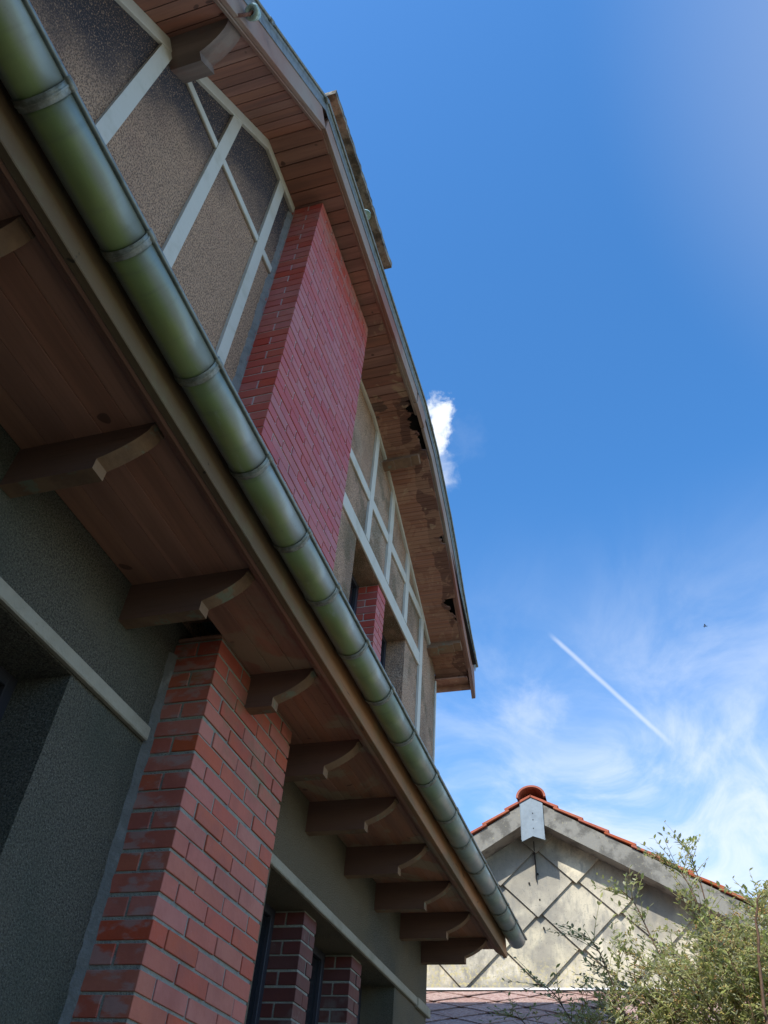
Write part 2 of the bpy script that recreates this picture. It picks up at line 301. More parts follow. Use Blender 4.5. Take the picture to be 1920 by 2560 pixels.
def world_loc(o):
    l = o.location.copy()
    while o.parent: o = o.parent; l = l + o.location
    return l
def empty(name, loc, label, cat, group=None):
    o = bpy.data.objects.new(name, None); sc.collection.objects.link(o); o.location = (loc[0], loc[1], loc[2] + H); o.empty_display_size = .3
    o['label'] = label; o['category'] = cat
    if group: o['group'] = group
    return o
rng = random.Random(7)
XW = -1.983; YE = 7.475; GZ = -H
# ---------------------------------------------------------------- ground
g = MB(); g.add([(-400, -400, GZ), (400, -400, GZ), (400, 400, GZ), (-400, 400, GZ)], [(0, 1, 2, 3)])
go = g.build('ground', 'ground'); go['kind'] = 'structure'
# ---------------------------------------------------------------- house
house = empty('house', (-3, 3, GZ), 'old two storey house with red brick piers, half timbered roughcast gable and green stained gutter', 'house')
# lower wall: openings in the y-z plane
def wall_pieces(mb, y0, y1, z0, z1, holes, x0, x1):
    ys = sorted({y0, y1, *[h[0] for h in holes], *[h[1] for h in holes]})
    for a_, b_ in zip(ys, ys[1:]):
        hs = [h for h in holes if h[0] <= a_ and h[1] >= b_]
        z = z0
        for h in sorted(hs, key=lambda h: h[2]):
            if h[2] > z: mb.box(x0, x1, a_, b_, z, h[2])
            z = h[3]
        if z < z1: mb.box(x0, x1, a_, b_, z, z1)
lw = MB(); LH = [(.85, 2.121, -.75, 1.543), (4.09, 6.53, -.75, 1.543)]
wall_pieces(lw, -2.6, YE, GZ, 2.19, LH, -2.36, XW)
lw.box(-8.6, -2.36, YE - .3, YE, GZ, 2.19); lw.box(-8.6, -2.36, -2.6, -2.3, GZ, 2.19); lw.box(-8.9, -8.6, -2.6, YE, GZ, 2.19)
lw.build('lower_wall', 'stucco_low', house)
wg = MB(); wg.box(-8.9, .35, -6.6, -1.6, GZ, 4.9); wg.prism([(-6.9, 4.903), (-1.4, 4.903), (-4.1, 6.6)], 'x', -9.1, .6)  # unseen wing added behind the camera to shade the near faces
wg.build('added_shade_wing', 'stucco_low', house)
# gable profile of the upper wall
def prof(y):
    if y < 2.02: return min(6.217, 6.272 - 1.045 * (2.02 - y))
    if y < 4.75: return 6.217
    if y < 5.2: return 6.215 - .16 * (y - 4.75) / .45 * 1.0
    return 6.055 - .505 * (y - 5.2)
YL = -1.45
uw = MB(); hy0, hy1, hz0, hz1 = 4.73, 6.29, 3.1, 4.53; T = .24
def strip(mb, ya, yb, zb, x0, x1):
    ks = [k for k in (1.967, 4.75, 5.2) if ya < k < yb]
    ys = [ya] + ks + [yb]
    mb.prism([(ya, zb), (yb, zb)] + [(y, prof(y) + .03) for y in reversed(ys)], 'x', x0, x1)
strip(uw, YL, hy0, 2.19, XW - T, XW); strip(uw, hy0, hy1, hz1, XW - T, XW); strip(uw, hy1, YE, 2.19, XW - T, XW)
uw.box(XW - T, XW, hy0, hy1, 2.19, hz0)
uw.box(-8.6, XW - T, YE - .3, YE, 2.19, prof(YE)); uw.box(-8.6, XW - T, YL, YL + .3, 2.19, prof(YL)); strip(uw, YL, YE, 2.19, -8.9, -8.6)
uw.box(-8.6, XW - T, YL + .3, YE - .3, 2.2, 2.3)
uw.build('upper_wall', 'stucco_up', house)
# timber style render bands
tr = MB()
PX = .022
for (a_, b_, zb) in ((.922, 1.017, 2.3), (1.586, 1.683, 2.3), (2.25, 2.342, 2.3)):
    tr.prism([(a_, zb), (b_, zb), (b_, prof(b_) - .005), (a_, prof(a_) - .005)], 'x', XW, XW + PX)
for (a_, b_, zb) in ((4.89, 4.985, 4.685), (5.50, 5.605, 4.685), (6.14, 6.245, 4.685), (6.76, 6.865, 2.3)):
    tr.prism([(a_, zb), (b_, zb), (b_, prof(b_) - .005), (a_, prof(a_) - .005)], 'x', XW, XW + PX)
x2 = XW + PX - .003
tr.box(XW, x2, 1.017, 1.586, 5.135, 5.205); tr.box(XW, x2, 1.683, 2.25, 5.135, 5.205); tr.box(XW, x2, 2.342, 2.50, 5.135, 5.205)
tr.box(XW, x2, 3.76, 6.76, 4.53, 4.685)
ys = [3.76, 4.89, 4.985, 5.50, 5.605, 6.14, 6.245, 6.76]
for a_, b_ in zip(ys[::2], ys[1::2]): tr.box(XW, x2, a_, b_, 5.125, 5.235)
# band under the soffit
bp = [(XW + .0285, y, prof(y)) for y in (-1.2, 1.967, 2.53)]
tr.sweep([(p[0], p[1], p[2]) for p in bp], [(-.03, -.085), (0, -.085), (0, 0), (-.03, 0)])
bp = [(XW + .0285, y, prof(y)) for y in (3.75, 4.75, 5.2, 7.2)]
tr.sweep(bp, [(-.03, -.045), (0, -.045), (0, 0), (-.03, 0)])
tr.box(XW - .05, XW + .012, YE + .012, YE + .045, 2.3, 4.80)
tr.build('render_bands', 'trim', house, bevel=.004)
tl_ = MB(); tl_.box(XW, XW + .028, -2.6, 2.66, 1.548, 1.61); tl_.box(XW, XW + .028, 3.60, 7.10, 1.543, 1.60); tl_.box(XW, XW + .034, 7.112, YE + .03, 1.535, 1.605)
tl_.box(XW - .2, XW + .0, YE, YE + .03, 1.535, 1.605)
tl_.build('lintel_band', 'trim_low', house, bevel=.005)
# ---- bricks
def pillar(name, bm_, x0, x1, y0, y1, z0, z1, course, pitch, mortar=.0125, nside=1.0, open_back=True, xb=None):
    mb = MB(); ins = .006
    mb.box(x0, x1 - ins, y0 + ins, y1 - ins, z0, z1, 1)
    n = int(math.ceil((z1 - z0) / course)); h = course - mortar
    depth = x1 - x0
    for i in range(n):
        za = z1 - (i + 1) * course + rng.uniform(-.001, .001); zb = za + h + rng.uniform(-.0015, .001)
        if zb > z1: zb = z1
        odd = i % 2
        # front (facing +x)
        e = []; y = y0
        first = True
        while y < y1 - .004:
            L = pitch - mortar
            if first and odd: L = pitch / 2 - mortar
            first = False
            ye = min(y + L + rng.uniform(-.002, .002), y1)
            if y1 - ye < .03: ye = y1
            e.append((y, ye)); y = ye + mortar
        for k, (a_, b_) in enumerate(e):
            j = rng.uniform(-.0032, .0032) * (.45 if bm_ == 'brick_up' else 1); jz = rng.uniform(-.0018, .0018)
            ya = a_ if k else y0 + j * .5; yb_ = b_ if k < len(e) - 1 else y1 + j * .5
            back = x1 - (pitch / 2 - mortar) if k in (0, len(e) - 1) else x1 - .05
            if k in (0, len(e) - 1):
                hd = not odd if k == 0 else (b_ - a_) > pitch * .6
                dep = (pitch / 2 - mortar) if hd else (pitch - mortar)
                dep = min(dep, depth)
                mb.box(x1 - dep, x1 + j, ya, yb_, za + jz, zb + jz)
                # rest of the return side, going back from this corner brick
                for side in ((y0, y0 + .05, k == 0), (y1 - .05, y1, k == len(e) - 1)):
                    if not side[2]: continue
                    xx = x1 - dep - mortar
                    while xx > x0 + .02:
                        xe = max(xx - (pitch - mortar if not (hd and xx - x0 < pitch * .8) else pitch / 2 - mortar), x0)
                        jj = rng.uniform(-.002, .002)
                        sa, sb = (side[0] + jj, side[1]) if side[0] == y0 else (side[0], side[1] + jj)
                        mb.box(xe, xx, sa, sb, za + jz, zb + jz); xx = xe - mortar
            else: mb.box(back, x1 + j, ya, yb_, za + jz, zb + jz)
    return mb.build(name, [bm_, 'mortar_up' if bm_ == 'brick_up' else 'mortar'], house, bevel=.002)
p_ = pillar('brick_pier', 'brick_low', XW - .02, -1.7415, 2.70, 3.5855, GZ, 2.075, .0805, .2535)
p_['label'] = 'broad lower brick pier of red bricks with pale bloom on its left side'
p_ = pillar('brick_pier', 'brick_up', XW - .02, -1.71, 2.531, 3.755, 2.3, 6.19, .0775, .25, mortar=.0105)
p_['label'] = 'upper glossy red brick pier against the roughcast gable'
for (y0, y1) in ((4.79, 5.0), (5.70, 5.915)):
    pillar('brick_mullion', 'brick_shaded', -2.30, -2.045, y0, y1, -.75, 1.543, .0805, .2535)
pillar('brick_mullion', 'brick_up', -2.18, XW - .004, 5.385, 5.615, 3.1, 4.53, .0775, .235, mortar=.0105)
# mortar smears where the piers meet the render
def smear(y, z0, z1, w, thick=.035):
    mb = MB(); n = 90; vs = []
    for i in range(n + 1):
        z = z0 + (z1 - z0) * i / n; ww = w * (1 + .18 * rng.uniform(-1, 1)); t = thick * (1 + .15 * rng.uniform(-1, 1))
        vs += [(XW - .002, y - ww, z), (XW + .012, y - ww * .55, z + .004), (XW + t, y + .003, z), (XW - .002, y + .01, z)]
    fs = [(i * 4 + j, i * 4 + j + 1, i * 4 + j + 5, i * 4 + j + 4) for i in range(n) for j in range(3)]
    mb.add(vs, fs, 0, False); mb.build('mortar_fillet', 'mortar_smear', house)
smear(2.70, GZ, 2.0, .036, .026); smear(2.531, 2.3, 6.1, .042, .025)
# ---- windows
def window(y0, y1, z0, z1, x, lab=None, bars=(), fw=.05):
    f = MB()
    f.box(x - .05, x, y0, y0 + fw, z0, z1); f.box(x - .05, x, y1 - fw, y1, z0, z1)
    f.box(x - .05, x, y0 + fw, y1 - fw, z0, z0 + fw); f.box(x - .05, x, y0 + fw, y1 - fw, z1 - fw, z1)
    for b_ in bars: f.box(x - .045, x - .004, y0 + fw, y1 - fw, b_ - .014, b_ + .014)
    o = f.build('window', 'frame_dark', house, bevel=.003)
    p = MB(); p.box(x - .03, x - .025, y0 + fw, y1 - fw, z0 + fw, z1 - fw); p.build('pane', 'glass_dark', o)
    if lab: o['label'] = lab
    # dark room behind the glass
window(.85, 2.121, -.75, 1.543, -2.22, 'wide dark window left of the lower brick pier', (.8,))
for (a_, b_) in ((4.09, 4.79), (5.0, 5.70), (5.915, 6.53)): window(a_, b_, -.75, 1.543, -2.24, None, (.6,))
for (a_, b_) in ((4.73, 5.385), (5.615, 6.29)): window(a_, b_, 3.1, 4.53, -2.172, None, (4.1, 3.65))
# ---- lower eave
s = MB(); n = 0
x = XW + .004; w = .128
segs_y = [-2.4, 1.48, 2.30, 3.07, 3.78, 4.50, 5.25, 5.95, 6.63, 7.6]
def boards_low(x0, x1, w, y0, y1, cuts):
    x = x0
    while x < x1 - .01:
        xe = min(x + w, x1); z = 2.084 + rng.uniform(-.001, .0015)
        s.box(x + .0014, xe - .0014, y0, y1, z, z + .014)
        x = xe
boards_low(XW + .003 + .2332, -1.4, .1166, -2.4, 3.06, 0); boards_low(XW + .003, XW + .2362, .1166, -2.4, 2.335, 0); boards_low(XW + .003, XW + .2362, .1166, 2.70, 3.06, 0); boards_low(XW + .003, -1.4, .0583, 3.063, 7.60, 0)
s.box(XW, -1.42, -2.4, 2.335, 2.102, 2.112); s.box(XW, -1.42, 2.72, 7.6, 2.102, 2.112); s.box(XW + .24, -1.42, 2.335, 2.72, 2.102, 2.112); s.box(XW, -1.42, 2.30, 2.75, 2.22, 2.23)
s.build('lower_soffit', 'soffit_low', house, bevel=.0015)
f = MB()
f.box(-1.345, -1.312, -2.4, 7.30, 2.030, 2.27)
f.prism([(-1.345, 2.030), (-1.312, 2.030), (-1.312, 2.27), (-1.345, 2.27)], 'y', 7.30, 7.42)
# pointed end of the fascia: cut back upwards
f.add([(-1.345, 7.42, 2.03), (-1.312, 7.42, 2.03), (-1.312, 7.42, 2.27), (-1.345, 7.42, 2.27), (-1.345, 7.665, 2.03), (-1.312, 7.665, 2.03), (-1.312, 7.60, 2.27), (-1.345, 7.60, 2.27)],
      [(0, 1, 5, 4), (1, 2, 6, 5), (2, 3, 7, 6), (3, 0, 4, 7), (4, 5, 6, 7)])
f.build('fascia_board', 'fascia_low', house, bevel=.003)
f = MB(); f.prism([(-1.405, 2.083), (-1.405, 2.066), (-1.385, 2.052), (-1.3455, 2.048), (-1.3455, 2.11), (-1.405, 2.11)], 'y', -2.4, 7.60)
f.prism([(-1.372, 2.048), (-1.362, 2.034), (-1.3455, 2.034), (-1.3455, 2.048)], 'y', -2.4, 7.60)
f.build('eave_moulding', 'soffit_low', house)
# corbels: one shaped block with its own pale underside, copied along the eave
def corbel_profile(L0, L1, hgt, step, root=-.12):
    pts = [(root, 0), (root, -hgt), (L0, -hgt), (L0, -hgt + step)]
    n = 9; r1 = L1 - L0 - .01; r2 = hgt - step - .018
    for i in range(1, n + 1):
        a_ = math.pi / 2 * i / n
        # quarter round bulging outwards and down
        u_ = math.sin(a_); pts.append((L0 + r1 * u_, -(hgt - step) + r2 * (.5 * (1 - math.cos(a_)) + .5 * u_)))
    pts += [(L1, -.018), (L1, 0)]
    return pts
def make_corbel(mats, prof_pts, wid, name='corbel'):
    mb = MB(); n = len(prof_pts)
    mb.prism([(p[0], p[1]) for p in prof_pts], 'y', 0, wid, 0, side=lambda i: 1 if 1 <= i < n - 1 else 0)
    me = mb.build(name, mats, house, bevel=.003, origin=(0, 0, 0))
    return me
def place(o, loc, rx=0):
    o.location = Vector((loc[0], loc[1], loc[2] + H)) - house.location; o.rotation_euler = (rx, 0, 0)
cp = make_corbel(['corbel', 'corbel_under'], corbel_profile(.380, .568, .188, .046), .066)
place(cp, (XW, 1.447, 2.0835))
for y in (-.93, -.13, .665, 2.262, 3.035, 3.757, 4.487, 5.22, 5.918, 6.600, 7.262):
    c = cp.copy(); sc.collection.objects.link(c); c.parent = house; place(c, (XW, y, 2.0835 + rng.uniform(-.001, .001)))
# upper corbels follow the roof slope
a_ = math.atan(1.045)
cu = make_corbel(['corbel_grey', 'corbel_grey'], corbel_profile(.20, .42, .205, .05), .17)
cu['label'] = 'large weathered corbel under the left slope of the verge'
place(cu, (XW, .915, prof(.915) + .03), a_)
cr1 = make_corbel(['corbel_under', 'corbel_under'], [(-.1, 0), (-.1, -.14), (.12, -.14), (.12, -.115), (.29, -.115), (.29, -.09), (.37, -.09), (.37, 0)], .10)
place(cr1, (XW, 5.22, prof(5.22) + .01), -math.atan(.505))
c = cr1.copy(); sc.collection.objects.link(c); c.parent = house; place(c, (XW, 7.16, prof(7.16) + .02), -math.atan(.505))
# ---- gutter with soldered joints
gt = MB(); GX, GZc, GR = -1.2265, 2.190, .0775; n = 22
def arc(r, a0=-180, a1=0): return [(GX + r * math.cos(math.radians(a0 + (a1 - a0) * i / n)), GZc + r * math.sin(math.radians(a0 + (a1 - a0) * i / n))) for i in range(n + 1)]
def shell(mb, r_out, r_in, y0, y1, mi=0, a0=-180, a1=0):
    o_ = arc(r_out, a0, a1); i_ = arc(r_in, a0, a1); m_ = len(o_)
    vs = [(p[0], y0, p[1]) for p in o_] + [(p[0], y1, p[1]) for p in o_] + [(p[0], y0, p[1]) for p in i_] + [(p[0], y1, p[1]) for p in i_]
    fs = []
    for k in range(m_ - 1):
        fs += [(k, k + 1, m_ + k + 1, m_ + k), (2 * m_ + k, 3 * m_ + k, 3 * m_ + k + 1, 2 * m_ + k + 1), (k, 2 * m_ + k, 2 * m_ + k + 1, k + 1), (m_ + k, m_ + k + 1, 3 * m_ + k + 1, 3 * m_ + k)]
    fs += [(0, m_, 3 * m_, 2 * m_), (m_ - 1, 3 * m_ - 1, 4 * m_ - 1, 2 * m_ - 1)]
    mb.add(vs, fs, mi, True)
JY = [-.93, -.46, -.02, .42, .857, 1.333, 1.782, 2.212, 2.586, 3.02, 3.457, 3.905, 4.43, 4.969, 5.409, 5.889, 6.343, 6.806, 7.212]
ends = [-2.4] + JY + [7.70]
for k, (y0, y1) in enumerate(zip(ends, ends[1:])):
    dr = rng.uniform(-.0008, .0008)
    shell(gt, GR + dr, GR - .003 + dr, y0, y1)
gt.prism([(p[0], p[1]) for p in arc(GR - .004)], 'y', 7.694, 7.699)
gut = gt.build('gutter', 'zinc_green', house)
gut['label'] = 'half round zinc gutter stained with green algae'
bd = MB(); bd.tube([(GX + GR + .0035, y, GZc + .003) for y in [-2.4 + i * (10.12) / 40 for i in range(41)]], .0095, 8)
bd.build('gutter_bead', 'zinc_bead', gut)
for y in JY:
    j = MB(); shell(j, GR + .0042, GR + .0008, y - .012, y + .020); shell(j, GR + .0065, GR + .001, y - .001, y + .006)
    j.tube([(GX + GR + .0035, y - .016, GZc + .003), (GX + GR + .0035, y + .022, GZc + .003)], .0128, 8)
    j.build('gutter_joint', 'solder', gut)
# ---- pent roof above the lower eave
r = MB(); r.prism([(-1.99, 2.62), (-1.255, 2.245), (-1.30, 2.21), (-1.99, 2.55)], 'y', -2.5, 7.66)
r.prism([(-1.99, 2.112), (-1.42, 2.112), (-1.35, 2.2), (-1.99, 2.5)], 'y', 7.40, 7.59)
r.build('eave_roof', 'roof_tile', house)
# ---- upper verge: soffit boards, rotten in places, fascia and zinc drip
PV = [(-1.535, -1.3, 6.228 - 1.055 * 3.31), (-1.535, 2.01, 6.228), (-1.535, 4.85, 6.200), (-1.535, 5.338, 6.045), (-1.545, 5.98, 5.72), (-1.556, 6.313, 5.535), (-1.575, 6.734, 5.285), (-1.590, 7.18, 5.034), (-1.600, 7.50, 4.88)]
def pv(y):
    for a_, b_ in zip(PV, PV[1:]):
        if y <= b_[1] or b_ is PV[-1]:
            t = (y - a_[1]) / (b_[1] - a_[1]); return (a_[0] + (b_[0] - a_[0]) * t, a_[2] + (b_[2] - a_[2]) * t)
def rot_depth(y):
    d = 0
    if 4.66 < y < 5.08: d = .03 + .06 * math.sin((y - 4.62) / .46 * math.pi) + rng.uniform(-.012, .018) + .03 * math.sin(y * 61)
    if 4.90 < y < 4.965: d = .11 + rng.uniform(-.015, .02)
    if 5.08 <= y < 5.2: d = .045 + rng.uniform(-.004, .008)
    if 6.05 < y < 6.13: d = .045 + rng.uniform(-.02, .03)
    if 6.70 < y < 7.0: d = .15 * (1 - (y - 6.70) / .32) ** 1.1 + rng.uniform(-.012, .014) + .02 * math.sin(y * 70)
    return max(0, d)
def boards(mb, ya, yb, w, mi, jag=False):
    L = lambda y0, y1: math.hypot(y1 - y0, prof(y1) - prof(y0))
    y = ya
    while y < yb - .003:
        s_ = math.sqrt(1 + ((prof(y + .01) - prof(y)) / .01) ** 2); ye = min(y + w / s_, yb)
        gp = .0035 if w > .06 else .002; a_, b_ = y + gp / s_, ye - gp / s_
        dz = rng.uniform(-.0015, .0015)
        n = 5 if jag else 1
        for q in range(n):
            c0 = a_ + (b_ - a_) * q / n; c1 = a_ + (b_ - a_) * (q + 1) / n
            d0, d1 = (rot_depth(c0), rot_depth(c1)) if jag else (0, 0)
            x0, x1 = pv(c0)[0] - d0, pv(c1)[0] - d1
            zo = lambda yy, xx: prof(yy) + (pv(yy)[1] - prof(yy) - .015) * 0 + dz + (rng.uniform(-.006, .001) if d0 > 0 else 0)
            z00, z10 = prof(c0) + dz, prof(c1) + dz; z01, z11 = zo(c0, x0), zo(c1, x1)
            mb.add([(XW - .01, c0, z00), (XW - .01, c1, z10), (x1, c1, z11), (x0, c0, z01),
                    (XW - .01, c0, z00 + .014), (XW - .01, c1, z10 + .014), (x1, c1, z11 + .014), (x0, c0, z01 + .014)],
                   [(0, 3, 2, 1), (4, 5, 6, 7), (3, 7, 6, 2), (0, 4, 7, 3), (1, 2, 6, 5)], mi)
        y = ye
sf = MB()
boards(sf, -1.3, 1.967, .118, 0); boards(sf, 1.967, 4.62, .112, 0); boards(sf, 4.62, 7.46, .046, 1, True)
# short end boards behind the wall corner
boards(sf, 7.46, 7.60, .07, 1)
for (y, x, L) in ((4.93, -1.66, .10), (4.97, -1.63, .07), (5.02, -1.60, .06), (4.80, -1.60, .05), (6.09, -1.60, .05), (6.74, -1.70, .09), (6.80, -1.67, .06), (6.90, -1.62, .05)):
    z = prof(y); dx = rng.uniform(.02, .05)
    sf.add([(x - .03, y - .010, z), (x - .03, y + .006, z), (x + dx, y + .002, z - L * .5), (x + dx - .006, y - .006, z - L * .5), (x - .03, y - .010, z + .008), (x - .03, y + .006, z + .008)], [(0, 1, 2, 3), (4, 3, 2, 5), (0, 3, 4), (1, 5, 2)], 1)
sf.build('upper_soffit', ['soffit_up', 'soffit_rot'], house)
dk = MB()
dk.sweep([(-1.76, y, (pv(y)[1] if y < 4 else prof(y)) + .12) for y in (-1.3, 2.0, 4.75, 5.3, 6.0, 6.42, 6.95, 7.55)], [(-.24, 0), (.235, 0), (.235, .02), (-.24, .02)])
dk.build('roof_deck', 'dark', house)
fa = MB()
pb = [(-1.535, 4.70, 6.202), (-1.535, 4.99, 6.157)]; pc = [(-1.541, 4.995, 6.155)] + [p for p in PV if p[1] > 5.1]
for pth in ([PV[0], PV[1]], [PV[1], (-1.535, 4.695, 6.202)]): fa.sweep([pth[0], pth[1]] , [(0, 0), (.032, 0), (.032, .245), (0, .245)])
fa.sweep(pb, [(-.004, -.006), (.036, -.006), (.036, .245), (-.004, .245)])
fa.sweep(pc, [(0, 0), (.03, 0), (.03, .245), (0, .245)])
fa.sweep([(p[0], p[1], p[2]) for p in PV if p[1] < 5] , [(-.03, .0), (-.002, -.012), (-.002, .04), (-.03, .04)])
fa.sweep([(p[0], p[1], p[2]) for p in PV if p[1] > 5] , [(-.03, .01), (-.002, .0), (-.002, .05), (-.03, .05)])
# pointed tail of the verge board
e_ = PV[-1]; fa.prism([(7.46, 4.90), (7.46, 5.13), (7.62, 5.04), (7.695, 4.66), (7.67, 4.63)], 'x', e_[0] - .004, e_[0] + .034)
fa.build('verge_board', 'fascia_up', house, bevel=.003)
zn = MB(); top = [(p[0] + .032, p[1], p[2]) for p in PV[:-1]] + [(PV[-1][0] + .032, 7.60, PV[-1][2] - .05)]
zn.sweep(top, [(.001, .165), (.006, .165), (.012, .235), (.028, .262), (.004, .262)])
ln = []
zn.sweep(top, [(.026 + .011 * math.cos(k * math.pi / 4), .256 + .011 * math.sin(k * math.pi / 4)) for k in range(8)], smooth=True)
zn.sweep(top, [(-.20, .262), (.022, .262), (.022, .272), (-.20, .272)])
zo = zn.build('zinc_drip_edge', 'zinc_bead', house)
for (y, ) in ((1.30,), (2.0,), (5.1,), (7.42,)):
    z_ = pv(y)[1]; k = MB(); x_ = pv(y)[0] + .032 + .026
    t_v = Vector((0, .02, pv(y + .02)[1] - pv(y)[1])).normalized(); nn = Vector((0, -t_v.z, t_v.y)) * .256
    c0 = Vector((x_, y, z_)) + nn
    k.tube([c0 - t_v * .03, c0 + t_v * .03], .0145, 8); k.build('zinc_clip', 'zinc_bead', zo)
# ---- main roof planes (clay tiles)
rf = MB(); RX = -1.60
A = (RX, YL - .3, 6.43 - 1.05 * (2.03 - YL + .3)); B = (RX, 2.0, 6.44); C_ = (RX, 4.85, 6.43); D_ = (RX, 7.62, 5.03)
AP = (RX - 1.6, 2.92, 7.41); AP2 = (-9.2, 2.92, 7.41)
A2, D2 = (-9.2, A[1], A[2]), (-9.2, D_[1], D_[2]); B2 = (-9.2, 2.0, 6.44)
def slab(mb, pts, t=.07):
    n = len(pts); mb.add(list(pts) + [(p[0], p[1], p[2] - t) for p in pts], [tuple(range(n)), tuple(range(n, 2 * n))[::-1]] + [(i, i + n, (i + 1) % n + n, (i + 1) % n) for i in range(n)], 0)
slab(rf, [A, B, AP, AP2, A2]); slab(rf, [B, C_, AP]); slab(rf, [C_, D_, D2, AP2, AP])
rf.build('roof', 'roof_tile', house)
# right eave seen end-on
ee = MB(); ee.box(-8.9, -1.60, YE + .16, YE + .19, prof(YE) - .165, prof(YE) + .05); ee.box(-8.9, -1.62, YE + .003, YE + .16, prof(YE) - .115, prof(YE) - .10)
ee.build('eave_box', 'soffit_rot', house)
# ---- chimney
ch = MB(); ch.box(-2.55, -1.88, 2.56, 3.73, 6.3, 7.80); cho = ch.build('chimney', 'conc', house)
cc = MB(); X0, X1, Y0, Y1, ZC = -2.75, -1.685, 2.245, 4.07, 7.80
nY = 40
o_ = []
for i in range(nY + 1): o_.append((X1 + rng.uniform(-.006, .004), Y0 + (Y1 - Y0) * i / nY))
ring = o_ + [(X0, Y1), (X0, Y0)]
cc.prism(ring, 'z', ZC, ZC + .09)
cc.build('chimney_cap', 'conc', cho)
# ---- insulator on its hook at the verge, and the small glass cup further right
ic = (-1.453, .955, 5.21)
hk = MB(); hk.tube([(-1.60, .90, 5.10), (-1.55, .915, 5.09), (-1.50, .93, 5.10), (ic[0] - .012, ic[1], ic[2] - .03), (ic[0], ic[1], ic[2]), (ic[0] + .03, ic[1] + .015, ic[2] + .03)], .011, 7)
hko = hk.build('insulator_hook', 'rust', house)
it = MB(); ax = (-.25, -.62, -.75)
it.torus(ic, ax, .034, .016); axv = Vector(ax).normalized()
it.torus(Vector(ic) - axv * .02, ax, .029, .014); it.torus(Vector(ic) - axv * .038, ax, .020, .014); it.torus(Vector(ic) - axv * .012, ax, .015, .013)
it.build('insulator', 'white_glass', hko)
cu_ = MB(); cpos = Vector((-1.515, 2.93, 6.655)); vs = []
for i in range(7):
    for j in range(14):
        a1 = math.pi / 2 * i / 6; a2 = 2 * math.pi * j / 14; vs.append(cpos + Vector((math.sin(a1) * math.cos(a2) * .05, math.sin(a1) * math.sin(a2) * .05, math.cos(a1) * .05)))
cu_.add(vs, [(i * 14 + j, (i + 1) * 14 + j, (i + 1) * 14 + (j + 1) % 14, i * 14 + (j + 1) % 14) for i in range(6) for j in range(14)] , 0, True)
cu_.build('glass_cup', 'white_glass', house)
# ---------------------------------------------------------------- outbuilding
YG = 10.5; YV = 10.15; RXc = -1.355; SL = .583
ob = empty('outbuilding', (RXc, YG + 2, GZ), 'low building with diamond fibre cement cladding in its sunlit gable and orange tiled roof', 'building')
HW = 4.3
w_ = MB(); ap = 4.36
w_.prism([(RXc - HW, GZ), (RXc + HW, GZ), (RXc + HW, ap - SL * HW), (RXc, ap), (RXc - HW, ap - SL * HW)], 'y', YG, YG + 7)
w_.build('wall', 'fillet_wall', ob)
# diamond plates
dm = MB(); DX, DZ, hw, hh = .472, .385, .462, .437
cx0, cz0 = -1.375, 3.645
for j in range(-2, 6):
    for i in range(-11, 12):
        if (i + j) % 2: continue
        x = cx0 + i * DX + rng.uniform(-.012, .012); z = cz0 - j * DZ + rng.uniform(-.010, .010)
        if z - hh < 2.40: pass
        pts = [(x, z + hh), (x + hw, z), (x, z - hh), (x - hw, z)]
        # clip by roof line and base line
        def clip(pts, fn):
            out = []
            for k in range(len(pts)):
                p, q = pts[k], pts[(k + 1) % len(pts)]; fp, fq = fn(p), fn(q)
                if fp >= 0: out.append(p)
                if (fp >= 0) != (fq >= 0):
                    t = fp / (fp - fq); out.append((p[0] + (q[0] - p[0]) * t, p[1] + (q[1] - p[1]) * t))
            return out
        pts = clip(pts, lambda p: ap - .02 - SL * abs(p[0] - RXc) - p[1]) if x < RXc - hw or x > RXc + hw else clip(clip(pts, lambda p: ap - .02 - SL * (p[0] - RXc) - p[1]), lambda p: ap - .02 + SL * (p[0] - RXc) - p[1])
        pts = clip(pts, lambda p: p[1] - 2.455)
        if len(pts) < 3: continue
        warp = rng.uniform(-.006, .006)
        def yy(p): return YG - .012 - .068 * (z + hh - p[1]) / (2 * hh) - warp * (p[0] - x)
        n = len(pts); fr = [(p[0], yy(p), p[1]) for p in pts]; bk = [(p[0], yy(p) + .018, p[1]) for p in pts]
        dm.add(fr + bk, [tuple(range(n))[::-1], tuple(range(n, 2 * n))] + [(k, (k + 1) % n, (k + 1) % n + n, k + n) for k in range(n)], 0)
dm.build('diamond_cladding', 'fibre', ob)
wh = MB(); wh.box(RXc - HW, RXc + HW, YG - .095, YG - .088, 2.425, 2.446)
for i in range(-7, 9, 2):
    x = cx0 + (i - 1) * DX; wh.box(x - .085, x + .13, YG - .009, YG - .004, 2.452, 2.62)
wh.build('white_flashing', 'white', ob)
# lead line down the ridge plate
ld = MB(); ld.prism([(-1.392, 4.12), (-1.380, 4.12), (-1.377, 3.62), (-1.383, 3.62)], 'y', YG - .078, YG - .02); ld.build('joint_cover', 'dark', ob)
for (x_, z_) in ((-1.37, 3.71), (-1.365, 3.40), (-1.34, 3.08), (-1.485, 3.60)):
    ld = MB(); ld.box(x_, x_ + .017, YG - .072, YG - .03, z_, z_ + .018); ld.build('nail', 'dark', ob)
# verge boards
for sgn in (-1, 1):
    v = MB(); xe = HW + .5
    pts = [(RXc, 4.30), (RXc + sgn * xe, 4.30 - SL * xe), (RXc + sgn * xe, 4.565 - SL * xe), (RXc, 4.565)]
    v.prism(pts, 'y', YV, YV + .018)
    v.prism([(RXc, 4.318), (RXc + sgn * xe, 4.318 - SL * xe), (RXc + sgn * xe, 4.335 - SL * xe), (RXc, 4.335)], 'y', YV + .018, YG)
    v.build('verge_board', 'verge', ob)
